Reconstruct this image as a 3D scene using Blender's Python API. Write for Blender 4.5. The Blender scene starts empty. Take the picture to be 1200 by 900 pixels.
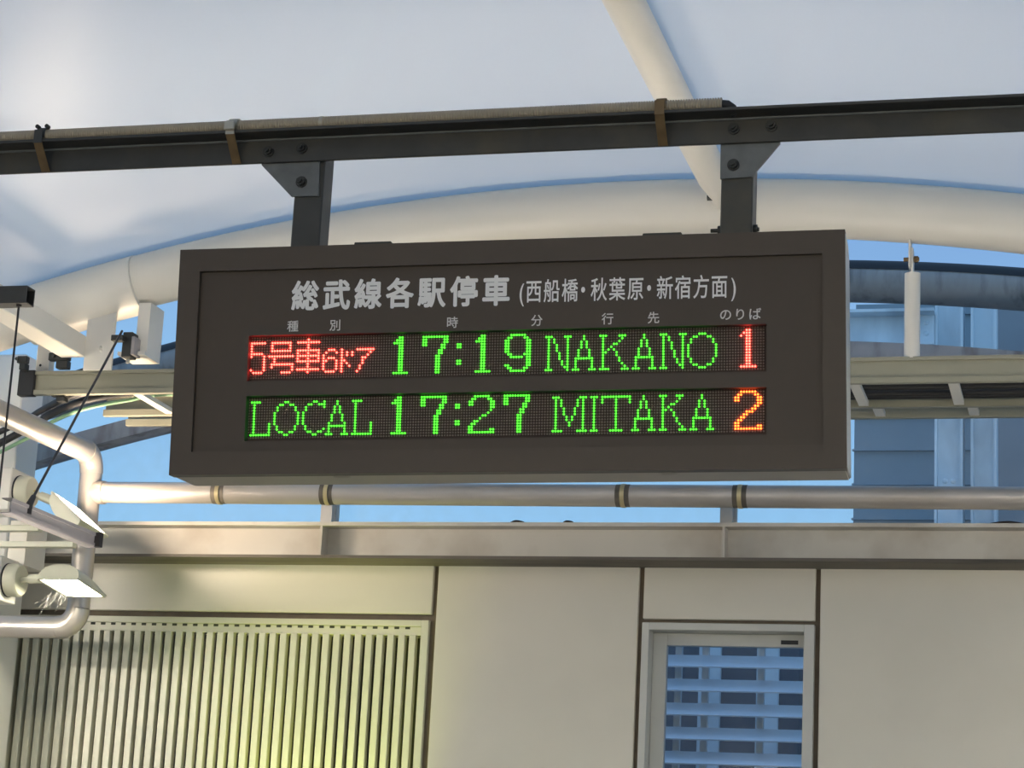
import bpy, bmesh, math, random
from mathutils import Vector, Matrix
random.seed(7)
sc = bpy.context.scene
COL = sc.collection
PI = math.pi

# ------------------------------------------------------------------ camera
F = 2600.0                                   # focal length in pixels of a 1200 px wide frame
YAW, PITCH, ROLL = math.radians(15.36), math.radians(13.85), math.radians(2.94)
CAM = Vector((0, 0, 1.6))
fw = Vector((-math.sin(YAW)*math.cos(PITCH), math.cos(YAW)*math.cos(PITCH), math.sin(PITCH)))
r0 = Vector((math.cos(YAW), math.sin(YAW), 0)); u0 = r0.cross(fw)
rt = r0*math.cos(ROLL) + u0*math.sin(ROLL); up = -r0*math.sin(ROLL) + u0*math.cos(ROLL)
cd = bpy.data.cameras.new('camera'); cam = bpy.data.objects.new('camera', cd); COL.objects.link(cam)
cd.sensor_width = 36; cd.lens = F/1200*36; cd.clip_end = 300; cd.clip_start = 0.05
mw = Matrix((rt, up, -fw)).transposed().to_4x4(); mw.translation = CAM; cam.matrix_world = mw
sc.camera = cam
def at(x, y, Y):                             # the point at depth Y seen in that direction
    d = fw + rt*((x-600)/F) - up*((y-450)/F)
    return CAM + d*(Y/d.y)
def depth_for_x(x, y, X):
    d = fw + rt*((x-600)/F) - up*((y-450)/F)
    return X*d.y/d.x

# ------------------------------------------------------------------ view, sky, lights
vs = sc.view_settings
vs.view_transform = 'Standard'; vs.look = 'None'; vs.gamma = 1; vs.use_curve_mapping = False; vs.exposure = 0.0
w = bpy.data.worlds.new('dusk_sky'); sc.world = w; w.use_nodes = True
nt = w.node_tree; bg = nt.nodes['Background']
tc = nt.nodes.new('ShaderNodeTexCoord'); sx = nt.nodes.new('ShaderNodeSeparateXYZ'); rp = nt.nodes.new('ShaderNodeValToRGB')
nt.links.new(tc.outputs['Generated'], sx.inputs[0]); nt.links.new(sx.outputs['Z'], rp.inputs[0]); nt.links.new(rp.outputs[0], bg.inputs[0])
e = rp.color_ramp.elements
e[0].position = 0.0; e[0].color = (.40, .70, 1.0, 1); e[1].position = 1.0; e[1].color = (.22, .42, .75, 1)
m_ = rp.color_ramp.elements.new(.17); m_.color = (.33, .63, .94, 1)
m_ = rp.color_ramp.elements.new(.30); m_.color = (.23, .43, .75, 1)
bg.inputs[1].default_value = 1.0
FLOOD_UP, FLOOD_DOWN, TUBE_W, WASH_W, UP_W = 150.0, 70.0, 220.0, 70.0, 160.0      # lamp strengths used by the lamp builders

# ------------------------------------------------------------------ helpers
def tag(o, label=None, cat=None, group=None, kind=None):
    if label: o['label'] = label
    if cat: o['category'] = cat
    if group: o['group'] = group
    if kind: o['kind'] = kind
    return o
def empty(name, loc=(0,0,0)):
    o = bpy.data.objects.new(name, None); COL.objects.link(o); o.location = loc; o.empty_display_size = .05
    return o
class MB:
    def __init__(s): s.v = []; s.f = []; s.smooth = []
    def add(s, vs_, fs, smooth=False):
        n = len(s.v); s.v += [tuple(v) for v in vs_]
        for f in fs: s.f.append([i+n for i in f]); s.smooth.append(smooth)
        return s
    def box(s, x0, x1, y0, y1, z0, z1):
        x0, x1 = min(x0,x1), max(x0,x1); y0, y1 = min(y0,y1), max(y0,y1); z0, z1 = min(z0,z1), max(z0,z1)
        v = [(x0,y0,z0),(x1,y0,z0),(x1,y1,z0),(x0,y1,z0),(x0,y0,z1),(x1,y0,z1),(x1,y1,z1),(x0,y1,z1)]
        return s.add(v, [(0,3,2,1),(4,5,6,7),(0,1,5,4),(1,2,6,5),(2,3,7,6),(3,0,4,7)])
    def tube(s, pts, r, n=16, caps=True):
        pts = [Vector(p) for p in pts]; rs = r if isinstance(r, (list, tuple)) else [r]*len(pts)
        T = []
        for i in range(len(pts)):
            a = pts[max(i-1,0)]; b = pts[min(i+1,len(pts)-1)]; T.append((b-a).normalized())
        ref = Vector((0,0,1)) if abs(T[0].z) < .9 else Vector((1,0,0))
        N = (ref - T[0]*ref.dot(T[0])).normalized(); vs_ = []; fs = []
        for i, p in enumerate(pts):
            if i: N = (N - T[i]*N.dot(T[i])).normalized()
            B = T[i].cross(N)
            for k in range(n):
                a = 2*PI*k/n; vs_.append(p + (N*math.cos(a) + B*math.sin(a))*rs[i])
        for i in range(len(pts)-1):
            for k in range(n):
                a = i*n+k; b = i*n+(k+1) % n; fs.append((a, b, b+n, a+n))
        s.add(vs_, fs, True)
        if caps:
            L = (len(pts)-1)*n
            s.add(vs_[:n], [tuple(reversed(range(n)))]); s.add(vs_[L:], [tuple(range(n))])
        return s
    def bar(s, a, b, wx, wz, ref=(0,0,1)):       # rectangular bar between two points
        a = Vector(a); b = Vector(b); t = (b-a).normalized(); ref = Vector(ref)
        z = (ref - t*ref.dot(t)).normalized(); x = t.cross(z); v = []
        for p in (a, b):
            for i, j in ((-1,-1),(1,-1),(1,1),(-1,1)): v.append(p + x*(wx/2*i) + z*(wz/2*j))
        return s.add(v, [(0,1,2,3),(7,6,5,4),(0,4,5,1),(1,5,6,2),(2,6,7,3),(3,7,4,0)])
    def prism(s, poly, d):                      # planar polygon pushed along the vector d
        poly = [Vector(p) for p in poly]; d = Vector(d); n = len(poly)
        v = poly + [p+d for p in poly]
        fs = [tuple(range(n)), tuple(reversed(range(n, 2*n)))] + [(i, i+n, (i+1) % n + n, (i+1) % n) for i in range(n)]
        return s.add(v, fs)
    def dome(s, c, d, r, h, n=10, k=3):         # low cap, apex along d
        c = Vector(c); d = Vector(d).normalized(); ref = Vector((0,0,1)) if abs(d.z) < .9 else Vector((1,0,0))
        a = (ref-d*ref.dot(d)).normalized(); b = d.cross(a); v = []; fs = []
        for i in range(k):
            q = PI/2*i/k
            for j in range(n): v.append(c + (a*math.cos(2*PI*j/n)+b*math.sin(2*PI*j/n))*(r*math.cos(q)) + d*(h*math.sin(q)))
        v.append(c+d*h)
        for i in range(k-1):
            for j in range(n): fs.append((i*n+j, i*n+(j+1) % n, (i+1)*n+(j+1) % n, (i+1)*n+j))
        for j in range(n): fs.append(((k-1)*n+j, (k-1)*n+(j+1) % n, len(v)-1))
        return s.add(v, fs, True)
    def mesh(s, name, mat, bevel=0):
        me = bpy.data.meshes.new(name); me.from_pydata(s.v, [], s.f)
        me.polygons.foreach_set('use_smooth', s.smooth)
        bm = bmesh.new(); bm.from_mesh(me); bmesh.ops.recalc_face_normals(bm, faces=bm.faces)
        if bevel: bmesh.ops.bevel(bm, geom=list(bm.edges), offset=bevel, segments=1, affect='EDGES', clamp_overlap=True)
        bm.to_mesh(me); bm.free()
        if mat: me.materials.append(mat)
        return me
    def build(s, name, mat, parent=None, bevel=0):
        o = bpy.data.objects.new(name, s.mesh(name, mat, bevel)); COL.objects.link(o)
        if parent:
            o.parent = parent
            if parent.type == 'EMPTY' or not parent.get('_keep'): pass
        return o
def world_child(o, parent):                     # shape given in world coordinates, parent placed elsewhere
    o.parent = parent; o.matrix_parent_inverse = base_mat(parent).inverted(); return o
def base_mat(o):
    m = o.matrix_basis.copy()
    if o.parent: m = base_mat(o.parent) @ o.matrix_parent_inverse @ m
    return m
def part(mb, name, mat, parent, bevel=0):
    return world_child(mb.build(name, mat, None, bevel), parent)
def thing(mb, name, mat, label, cat, group=None, bevel=0):
    return tag(mb.build(name, mat, None, bevel), label, cat, group)

# ------------------------------------------------------------------ materials
def mat(name, col, rough=.5, metal=0, var=.0, scale=6, dirt=None, dirt_amt=.0, bump=.0, stretch=(1,1,1), spec=.5):
    m = bpy.data.materials.new(name); m.use_nodes = True; t = m.node_tree; b = t.nodes['Principled BSDF']
    b.inputs['Roughness'].default_value = rough; b.inputs['Metallic'].default_value = metal
    b.inputs['Specular IOR Level'].default_value = spec
    c4 = (*col, 1)
    if not (var or dirt_amt or bump): b.inputs['Base Color'].default_value = c4; return m
    co = t.nodes.new('ShaderNodeTexCoord'); mp = t.nodes.new('ShaderNodeMapping'); mp.inputs['Scale'].default_value = stretch
    t.links.new(co.outputs['Object'], mp.inputs[0])
    nz = t.nodes.new('ShaderNodeTexNoise'); nz.inputs['Scale'].default_value = scale; nz.inputs['Detail'].default_value = 5
    t.links.new(mp.outputs[0], nz.inputs['Vector'])
    mx = t.nodes.new('ShaderNodeMix'); mx.data_type = 'RGBA'
    mx.inputs['A'].default_value = (*[x*(1-var) for x in col], 1); mx.inputs['B'].default_value = (*[min(1, x*(1+var)) for x in col], 1)
    t.links.new(nz.outputs['Fac'], mx.inputs['Factor']); out = mx.outputs['Result']
    if dirt_amt:
        n2 = t.nodes.new('ShaderNodeTexNoise'); n2.inputs['Scale'].default_value = scale*.45; n2.inputs['Detail'].default_value = 7
        t.links.new(mp.outputs[0], n2.inputs['Vector'])
        rr = t.nodes.new('ShaderNodeValToRGB'); rr.color_ramp.elements[0].position = .5; rr.color_ramp.elements[1].position = .72
        rr.color_ramp.elements[0].color = (0,0,0,1); rr.color_ramp.elements[1].color = (dirt_amt, dirt_amt, dirt_amt, 1)
        t.links.new(n2.outputs['Fac'], rr.inputs[0])
        m2 = t.nodes.new('ShaderNodeMix'); m2.data_type = 'RGBA'; m2.inputs['B'].default_value = (*(dirt or (.1,.08,.05)), 1)
        t.links.new(rr.outputs[0], m2.inputs['Factor']); t.links.new(out, m2.inputs['A']); out = m2.outputs['Result']
    t.links.new(out, b.inputs['Base Color'])
    if bump:
        bp = t.nodes.new('ShaderNodeBump'); bp.inputs['Strength'].default_value = bump; bp.inputs['Distance'].default_value = .01
        t.links.new(nz.outputs['Fac'], bp.inputs['Height']); t.links.new(bp.outputs[0], b.inputs['Normal'])
    return m
def emit(name, col, s):
    m = bpy.data.materials.new(name); m.use_nodes = True; b = m.node_tree.nodes['Principled BSDF']
    b.inputs['Base Color'].default_value = (*col, 1); b.inputs['Emission Color'].default_value = (*col, 1); b.inputs['Emission Strength'].default_value = s
    return m
M = dict(
    panel=mat('enamel_wall_panel', (.69,.64,.535), .38, 0, .03, 3, (.46,.42,.33), .18),
    joint=mat('brown_joint_sealant', (.16,.125,.085), .8, 0, .3, 20),
    alu=mat('anodised_window_aluminium', (.55,.54,.49), .4, .25, .04, 10),
    louver=mat('pale_louver_paint', (.66,.64,.50), .42, 0, .04, 8),
    cavity=mat('dark_louver_cavity', (.07,.07,.055), .9),
    beam=mat('cream_steel_paint', (.66,.62,.55), .5, 0, .06, 5, (.25,.18,.11), .5, .15),
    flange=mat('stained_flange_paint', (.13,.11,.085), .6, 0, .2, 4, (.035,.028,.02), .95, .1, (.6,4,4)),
    tubew=mat('white_tube_paint', (.72,.68,.60), .38, 0, .03, 3),
    tubeg=mat('weathered_grey_tube', (.33,.32,.31), .6, 0, .12, 5, (.06,.06,.06), .6, 0, (6,6,1)),
    mott=mat('mottled_concrete_grey', (.40,.38,.37), .85, 0, .2, 8, (.16,.12,.1), .8, .3, (3,3,1)),
    pipe=mat('silver_pipe_cladding', (.52,.48,.44), .36, .6, .06, 6, (.3,.25,.18), .35, .08),
    band=mat('brass_pipe_band', (.62,.52,.30), .35, .7, .1, 10),
    dark=mat('dark_galvanised_steel', (.060,.058,.052), .5, .35, .3, 14, (.12,.10,.06), .5, .2),
    plate=mat('grey_galvanised_plate', (.16,.165,.16), .55, .4, .35, 30, None, 0, .1),
    bolt=mat('dull_bolt_steel', (.05,.05,.045), .5, .6, .2, 20),
    conduit=mat('tan_flexible_conduit', (.42,.355,.26), .5, .2, .12, 10),
    strap=mat('rusty_strap_steel', (.20,.13,.06), .55, .4, .4, 30),
    clip=mat('bright_clip_steel', (.55,.5,.4), .35, .8, .1, 20),
    black=mat('black_rubber', (.015,.014,.014), .55),
    green=mat('pale_green_cable', (.25,.42,.24), .5),
    housing=mat('brown_sign_enamel', (.066,.045,.029), .5, 0, .06, 40),
    face=mat('brown_sign_face', (.062,.042,.027), .55, 0, .06, 40),
    sideg=mat('brushed_sign_side', (.34,.36,.36), .3, .7, .35, 5, None, 0, 0, (1,1,.3)),
    under=mat('grey_sign_underside', (.42,.37,.30), .5, .2, .1, 8),
    board=mat('led_board', (.055,.034,.024), .8),
    unlit=mat('unlit_led', (.21,.15,.11), .35),
    tprint=mat('pale_grey_print', (.90,.86,.81), .6),
    sprint=mat('dim_grey_print', (.70,.66,.61), .6),
    rod=mat('dark_rod_steel', (.030,.026,.025), .5, .3),
    strut=mat('grey_strut_steel', (.34,.31,.30), .5, .3, .15, 12),
    ladder=mat('grey_cable_ladder', (.30,.285,.21), .5, .1, .06, 8, (.2,.2,.14), .4),
    rung=mat('pale_ladder_rung', (.62,.60,.54), .5),
    lampb=mat('cream_lamp_body', (.60,.58,.44), .4, 0, .05, 8),
    brass=mat('brass_fitting', (.6,.45,.12), .3, .9),
    screen=mat('white_screen_slat', (.94,.95,.96), .35, .75),
    floor=mat('platform_asphalt', (.22,.21,.20), .8, 0, .2, 3),
    bsteel=mat('pale_painted_steel', (.80,.87,.93), .5, 0, .12, 5, (.2,.23,.26), .5, 0, (1,1,.4)),
    bwall=mat('grey_building_wall', (.30,.37,.42), .8, 0, .15, 1.5),
    ywall=mat('dark_yard_wall', (.12,.14,.17), .8, 0, .2, 2),
    conc=mat('pale_concrete', (.33,.34,.36), .9, 0, .15, 3),
    debris=mat('dead_leaf_debris', (.03,.022,.015), .9),
    cob=mat('cobweb_silk', (.42,.40,.37), .8),
    sticker=mat('black_sticker', (.03,.03,.03), .5), sticker2=mat('grey_sticker', (.35,.34,.3), .5),
    lampg=emit('flood_lamp_glass_up', (1, .80, .60), FLOOD_UP), lampd=emit('flood_lamp_glass_down', (1, .95, .78), FLOOD_DOWN),
    tubel=emit('added_lamp_tube', (1, .93, .80), TUBE_W), uplens=emit('added_uplight_lens', (1, .93, .84), UP_W), washl=emit('wall_washer_glass', (.84, 1, .26), 12.0),  # tubes and uplight lenses belong to added lamps out of view
    lg=emit('green_led', (.085, 1, .035), 2.3),
    lr=emit('red_led', (1, .052, .036), 13.0), lo=emit('orange_led', (1, .105, .016), 8.5),
)
# roof skin: thin translucent membrane
mm = bpy.data.materials.new('white_roof_membrane'); mm.use_nodes = True; t = mm.node_tree; b = t.nodes['Principled BSDF']; o_ = t.nodes['Material Output']
b.inputs['Base Color'].default_value = (.80,.80,.79,1); b.inputs['Roughness'].default_value = .38; b.inputs['Specular IOR Level'].default_value = .35
tl = t.nodes.new('ShaderNodeBsdfTranslucent'); tl.inputs[0].default_value = (.80,.86,.90,1); ms = t.nodes.new('ShaderNodeMixShader'); ms.inputs[0].default_value = .34
t.links.new(b.outputs[0], ms.inputs[1]); t.links.new(tl.outputs[0], ms.inputs[2]); t.links.new(ms.outputs[0], o_.inputs[0]); M['membrane'] = mm
# glass: clear pane with a thin film of dirt
def glassmat(name, dirt, tint):
    g = bpy.data.materials.new(name); g.use_nodes = True; t = g.node_tree; o_ = t.nodes['Material Output']
    for n in list(t.nodes):
        if n != o_: t.nodes.remove(n)
    tr = t.nodes.new('ShaderNodeBsdfTransparent'); tr.inputs[0].default_value = (*tint, 1)
    gl = t.nodes.new('ShaderNodeBsdfGlossy'); gl.inputs['Roughness'].default_value = .05
    df = t.nodes.new('ShaderNodeBsdfDiffuse'); df.inputs[0].default_value = (.7,.75,.8,1)
    fr = t.nodes.new('ShaderNodeFresnel'); fr.inputs[0].default_value = 1.3
    a = t.nodes.new('ShaderNodeMixShader'); c = t.nodes.new('ShaderNodeMixShader')
    t.links.new(fr.outputs[0], a.inputs[0]); t.links.new(tr.outputs[0], a.inputs[1]); t.links.new(gl.outputs[0], a.inputs[2])
    co = t.nodes.new('ShaderNodeTexCoord'); nz = t.nodes.new('ShaderNodeTexNoise'); nz.inputs['Scale'].default_value = 14; nz.inputs['Detail'].default_value = 6
    t.links.new(co.outputs['Object'], nz.inputs['Vector'])
    ml = t.nodes.new('ShaderNodeMath'); ml.operation = 'MULTIPLY'; ml.inputs[1].default_value = dirt
    t.links.new(nz.outputs['Fac'], ml.inputs[0]); t.links.new(ml.outputs[0], c.inputs[0])
    t.links.new(a.outputs[0], c.inputs[1]); t.links.new(df.outputs[0], c.inputs[2]); t.links.new(c.outputs[0], o_.inputs[0])
    return g
M['glass'] = glassmat('dusty_gable_glass', .16, (.93,.96,.98)); M['wglass'] = glassmat('window_glass', .06, (.92,.95,.97))

# ================================================================== STRUCTURE
WY = 9.5                                          # front plane of the wall panels
XJ = (-2.919, -1.972, -1.197)                     # vertical panel joints
GAP = .011
def Z(x, y, Y=WY): return at(x, y, Y).z
def X(x, y, Y=WY): return at(x, y, Y).x
ZT = Z(600, 664)                                  # where the panels meet the steel beam
tag(MB().box(-14, 8, -6, 9.6, -.12, 0).build('floor', M['floor']), kind='structure')
# --- ceiling: barrel vault of membrane, springing along Y
VC, VR = (-1.81, -5.37), 10.01
def vault(R_, a): return VC[0]+R_*math.sin(a), VC[1]+R_*math.cos(a)
mb = MB(); NA, A0, A1 = 72, -.78, .78; yy = [-6, -2, 0, 2, 4, 5.5, 7, 8.58]
v = []; fs = []
for i in range(NA+1):
    x, z = vault(VR, A0+(A1-A0)*i/NA)
    for y in yy: v.append((x, y, z))
for i in range(NA):
    for j in range(len(yy)-1):
        a = i*len(yy)+j; fs.append((a, a+1, a+1+len(yy), a+len(yy)))
mb.add(v, fs, True); tag(mb.build('ceiling', M['membrane']), 'white translucent membrane stretched as a shallow barrel vault', kind='structure')
tag(MB().box(-14, 8, -6.2, -6, 0, 5).build('sky_block_wall', M['panel']), kind='structure')  # unseen end wall, added to keep blue sky light out
# --- back wall: dark backing with the panels as pieces
wx0, wx1, wy0, wy1 = XJ[1]+GAP, XJ[2]-GAP, 1.35, Z(855, 731)     # window opening
LX0, LX1, LZ1 = X(14, 740), X(503, 728), Z(503, 727)              # louver opening
LZ0 = 1.25
mb = MB(); BY0, BY1 = WY+.022, WY+.16
mb.box(-12, LX0, BY0, BY1, 0, ZT+.1).box(LX0, LX1, BY0, BY1, 0, LZ0).box(LX0, LX1, BY0, BY1, LZ1, ZT+.1)
mb.box(LX1, wx0, BY0, BY1, 0, ZT+.1).box(wx0, wx1, BY0, BY1, 0, wy0).box(wx0, wx1, BY0, BY1, wy1, ZT+.1).box(wx1, 7, BY0, BY1, 0, ZT+.1)
wall = tag(mb.build('wall_back', M['joint']), 'beige enamelled panel wall with dark brown joints', kind='structure')
zh1 = Z(508, 721)                                 # joint above the louver
def panel(x0, x1, z0, z1): MB().box(x0+GAP, x1-GAP, WY, WY+.03, z0, z1).build('wall_panel', M['panel'], wall, .003)
panel(-4.99, XJ[0], zh1+.004, ZT+.05)
panel(XJ[0], XJ[1], .02, ZT+.05)
panel(XJ[1], XJ[2], Z(855, 727)+.002, ZT+.05); panel(XJ[1], XJ[2], .02, 1.33)
panel(-4.99, XJ[0], .02, 1.22)
for k in range(6): panel(XJ[2]+.95*k, XJ[2]+.95*(k+1), .02, ZT+.05)
for k in range(6): panel(-4.99-.95*(k+1), -4.99-.95*k, .02, ZT+.05)
# --- window in the wall
win = tag(MB().box(wx0, wx0+.032, WY-.012, WY+.14, wy0, wy1).box(wx1-.045, wx1, WY-.012, WY+.14, wy0, wy1)
          .box(wx0+.032, wx1-.045, WY-.012, WY+.14, wy1-.032, wy1).box(wx0+.032, wx1-.045, WY-.012, WY+.14, wy0, wy0+.04)
          .build('window_1', M['alu'], None, .002), 'aluminium framed window with blue daylight behind slats', kind='structure')
ix0, ix1, iz1 = wx0+.032, wx1-.045, wy1-.032
gx0, gx1, gz1 = ix0+.062, ix1-.006, iz1-.055
MB().box(ix0, gx0, WY+.085, WY+.13, wy0+.04, iz1).box(gx1, ix1, WY+.085, WY+.13, wy0+.04, iz1).box(gx0, gx1, WY+.085, WY+.13, gz1, iz1).box(gx0, gx1, WY+.085, WY+.13, wy0+.04, wy0+.09).build('sash', M['alu'], win, .002)
MB().box(gx0, gx1, WY+.105, WY+.111, wy0+.09, gz1).build('pane', M['wglass'], win)
sx0 = gx1-.105
MB().box(sx0, sx0+.075, WY+.083, WY+.085, gz1+.012, gz1+.03).build('sticker', M['sticker'], win)
# --- glazing above the wall with mullions, and the concrete arch that frames it
GY = 9.66
A3C, A3R = (-1.70, -7.93), 12.17
def arch3(x): return A3C[1]+math.sqrt(A3R**2-(x-A3C[0])**2)
muls = [X(150, 560, GY)-1.0, X(150, 560, GY), X(392, 600, GY), X(626, 600, GY), X(857, 600, GY), X(857, 600, GY)+.95, X(857, 600, GY)+1.9]
gz0 = Z(600, 612, 9.42)-.03
gl = tag(empty('window_2', (muls[2], GY, gz0)), 'dusty glazed gable band above the panel wall', kind='structure')
for i in range(len(muls)-1):
    a, b_ = muls[i], muls[i+1]
    part(MB().add([(a,GY,gz0),(b_,GY,gz0),(b_,GY,arch3(b_)-.03),(a,GY,arch3(a)-.03)], [(0,1,2,3)]), 'pane', M['glass'], gl)
for i, x in enumerate(muls):
    if i in (2, 4): part(MB().box(x-.035, x+.02, GY-.09, GY-.02, gz0, gz0+.16).box(x+.02, x+.032, GY-.06, GY-.02, gz0, gz0+.16), 'mullion', M['beam'], gl)

# ================================================================== ROOF STEEL
g1 = tag(empty('roof_arch', (VC[0], 8.52, 4.5)), 'thick cream painted steel arch along the edge of the membrane', 'arch')
part(MB().tube([(VC[0]+9.885*math.sin(-.62+1.24*i/90), 8.52, VC[1]+9.885*math.cos(-.62+1.24*i/90)) for i in range(91)], .118, 24), 'tube', M['tubew'], g1)
sa0, sa1 = math.asin((X(20, 360, 8.4)-VC[0])/9.87), math.asin((X(150, 350, 8.4)-VC[0])/9.87)
part(MB().tube([(VC[0]+9.872*math.sin(sa0+(sa1-sa0)*i/12), 8.515, VC[1]+9.872*math.cos(sa0+(sa1-sa0)*i/12)) for i in range(13)], .131, 24), 'sleeve', M['tubew'], g1)
g2 = tag(empty('roof_arch', (-1.69, 10.2, 4.8)), 'weathered grey steel arch with a dark dirty top beyond the cream arch', 'arch')
part(MB().tube([(-1.69+12.25*math.sin(-.55+1.1*i/90), 10.2, -7.55+12.25*math.cos(-.55+1.1*i/90)) for i in range(91)], .10, 24), 'tube', M['tubeg'], g2)
v = []; fs = []
for i in range(91):
    a = -.55+1.1*i/90
    for b_ in [1.75-.23*j for j in range(7)]:
        rr = 12.25+.103*math.sin(b_); v.append((-1.69+rr*math.sin(a), 10.2-.103*math.cos(b_), -7.55+rr*math.cos(a)))
for i in range(90):
    for j in range(6): fs.append((i*7+j, i*7+j+1, i*7+j+8, i*7+j+7))
part(MB().add(v, fs, True), 'dirt_shell', M['black'], g2)  # dark shell modelled for the dirt on the tube's upper half
mb = MB(); v = []; fs = []
for i in range(61):
    a = -.335+.67*i/60
    for (dr, dy) in ((0,-.06),(0,.06),(-.085,.06),(-.085,-.06)): v.append((A3C[0]+(A3R+dr)*math.sin(a), GY+dy-.02, A3C[1]+(A3R+dr)*math.cos(a)))
for i in range(60):
    for k in range(4): fs.append((i*4+k, i*4+(k+1) % 4, i*4+4+(k+1) % 4, i*4+4+k))
fs += [(0,1,2,3), (240,241,242,243)]
thing(mb.add(v, fs), 'gable_arch', M['mott'], 'mottled grey flat arch framing the top of the dusty glazing', 'arch')
rp_ = empty('ridge_pipe', (-1.476, 8.4, 4.535)); tag(rp_, 'cream pipe running under the membrane ridge to the arch', 'pipe')
part(MB().tube([(-1.476, y, 4.535) for y in (-5, 2, 5, 8.22)], .064, 24), 'pipe', M['tubew'], rp_)
part(MB().tube([(-1.476, 8.22, 4.535), (-1.476, 8.32, 4.525), (-1.476, 8.42, 4.49)], [.064, .05, .03], 20), 'end_cone', M['tubew'], rp_)
part(MB().tube([(-1.52, 8.34, 4.49), (-1.43, 8.34, 4.49)], .012, 8), 'pin', M['bolt'], rp_)

# steel beam lying on the wall top
IY0, IY1 = 9.30, 9.50
zt1, zt0 = Z(650, 612, IY0), Z(650, 616.5, IY0); zb1, zb0 = Z(650, 652, IY0), Z(650, 655.5, IY0)
ib = tag(empty('wall_top_beam', (-2, 9.4, zb0)), 'cream painted steel beam with stained lower flange along the wall top', 'beam')
part(MB().box(-10, 6, IY0, IY1+.1, zt0, zt1), 'top_flange', M['beam'], ib)
part(MB().box(-10, 6, 9.385, 9.40, zb1, zt0), 'web', M['beam'], ib)
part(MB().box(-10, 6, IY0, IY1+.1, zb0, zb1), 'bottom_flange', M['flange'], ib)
for px in (376, 848):
    x = X(px, 632, 9.31); part(MB().box(x-.006, x+.006, 9.305, 9.385, zb1, zt0), 'stiffener', M['beam'], ib)
for k, (px, py, ln) in enumerate(((1180, 614, .15), (606, 612, .07), (666, 611, .05))):
    p = at(px, py, 9.33); mb = MB(); n = 9
    prof = [(i/(n-1)) for i in range(n)]
    pts = [(p.x-ln/2+ln*t_, 9.33+.004*math.sin(9*t_+k), zt1+.004+.004*math.sin(PI*t_)) for t_ in prof]
    thing(mb.tube(pts, [.001+.006*math.sin(PI*t_)**.6 for t_ in prof], 7), 'leaf_debris', M['debris'],
          ('largest dark clump of dead leaf on the wall top beam', 'flat dark scrap of leaf on the beam under the sign', 'small pointed scrap of leaf on the beam under the sign')[k], 'debris')

# ================================================================== LOUVER
lv = tag(empty('ventilation_louver', (LX1, WY, LZ0)), 'pale vertical slat ventilation louver lit yellow green in the panel wall', 'louver')
LYF = WY-.005
part(MB().box(LX0, LX1, WY+.10, WY+.115, LZ0, LZ1), 'back_plate', M['cavity'], lv)
part(MB().box(LX1-.035, LX1, LYF, WY+.10, LZ0, LZ1).box(LX0, LX0+.03, LYF, WY+.10, LZ0, LZ1).box(LX0, LX1, LYF, WY+.10, LZ0-.03, LZ0), 'frame', M['louver'], lv, .002)
zr0 = LZ1-.068
part(MB().box(LX0, LX1-.035, LYF+.002, WY+.10, LZ1-.028, LZ1).box(LX0+.03, LX1-.035, WY+.012, WY+.10, zr0, LZ1-.028), 'top_rail', M['louver'], lv, .002)
pit = .0515; nsl = int((LX1-.04-LX0-.03)/pit)
slat_me = None; slot_me = MB()
for k in range(nsl):
    x = LX1-.045-pit*(k+.62)
    if slat_me is None: slat_me = MB().box(-.0155, .0155, 0, .04, 0, zr0-LZ0+.002).mesh('slat', M['louver'], .002)
    o = bpy.data.objects.new('slat', slat_me); COL.objects.link(o); o.location = (x, WY+.006, LZ0); world_child(o, lv)
    slot_me.box(x-pit/2-.011, x-pit/2+.011, WY+.0095, WY+.013, LZ1-.040, LZ1-.029)
tag(part(slot_me, 'drain_slots', M['cavity'], lv), kind='stuff')

# ================================================================== BACKGROUND OUTSIDE
ss = tag(empty('slatted_screen', (-1.6, 12.0, 0)), 'white horizontal slat screen standing outside the window', 'screen')
SY = 12.0; za = Z(865, 767, SY); sp = Z(865, 767, SY)-Z(865, 795.3, SY)
for k in range(-1, 24): part(MB().prism([(-4.2, SY, za-sp*k-sp*.52), (-4.2, SY+sp*.44, za-sp*k), (-4.2, SY+sp*.44+.012, za-sp*k-.006), (-4.2, SY+.012, za-sp*k-sp*.52-.006)], (3.4, 0, 0)), 'slat', M['screen'], ss)
for px in (822, 888, 790): x = X(px, 820, SY); part(MB().box(x-.018, x+.018, SY+.09, SY+.13, 0, za+.12), 'upright', M['screen'], ss)
lw = tag(empty('yard_wall', (-3, 14.2, 0)), 'low grey wall with pale piers beyond the slat screen', 'wall')
lwz = Z(865, 700, 14.2)
part(MB().box(-8, -1.9, 14.2, 14.4, 0, lwz), 'wall_body', M['ywall'], lw)
for px in (832, 900): x = X(px, 820, 14.2); part(MB().box(x-.07, x+.07, 14.15, 14.2, 0, lwz), 'pier', M['bsteel'], lw)
tag(MB().box(-16, 16, 9.7, 40, -.12, 0).build('outside_ground', M['conc']), 'pale concrete ground outside the wall', kind='structure')
BYc = 14.0
bl = tag(empty('station_building', (0, 15, 0)), 'grey station building standing behind the glazing', 'building')
bx = X(1000, 600, 15)
part(MB().box(bx, 9, 15, 18, 0, Z(1050, 356, 15)), 'wall', M['bwall'], bl)
part(MB().box(X(1165, 380, 14.9), 9, 14.9, 15, 0, Z(1180, 335, 14.9)), 'concrete_pier', M['conc'], bl)
for k in range(14):
    z = 3.0+.24*k
    part(MB().box(bx-.01, X(1165, 400, 15), 14.97, 15, z, z+.012), 'ledge', M['bwall'], bl)
gd = tag(empty('steel_girder', (0, BYc, 0)), 'pale blue grey riveted girder behind the glazing', 'girder')
gza, gzb = Z(1040, 371, BYc), Z(1040, 403, BYc)
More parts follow.
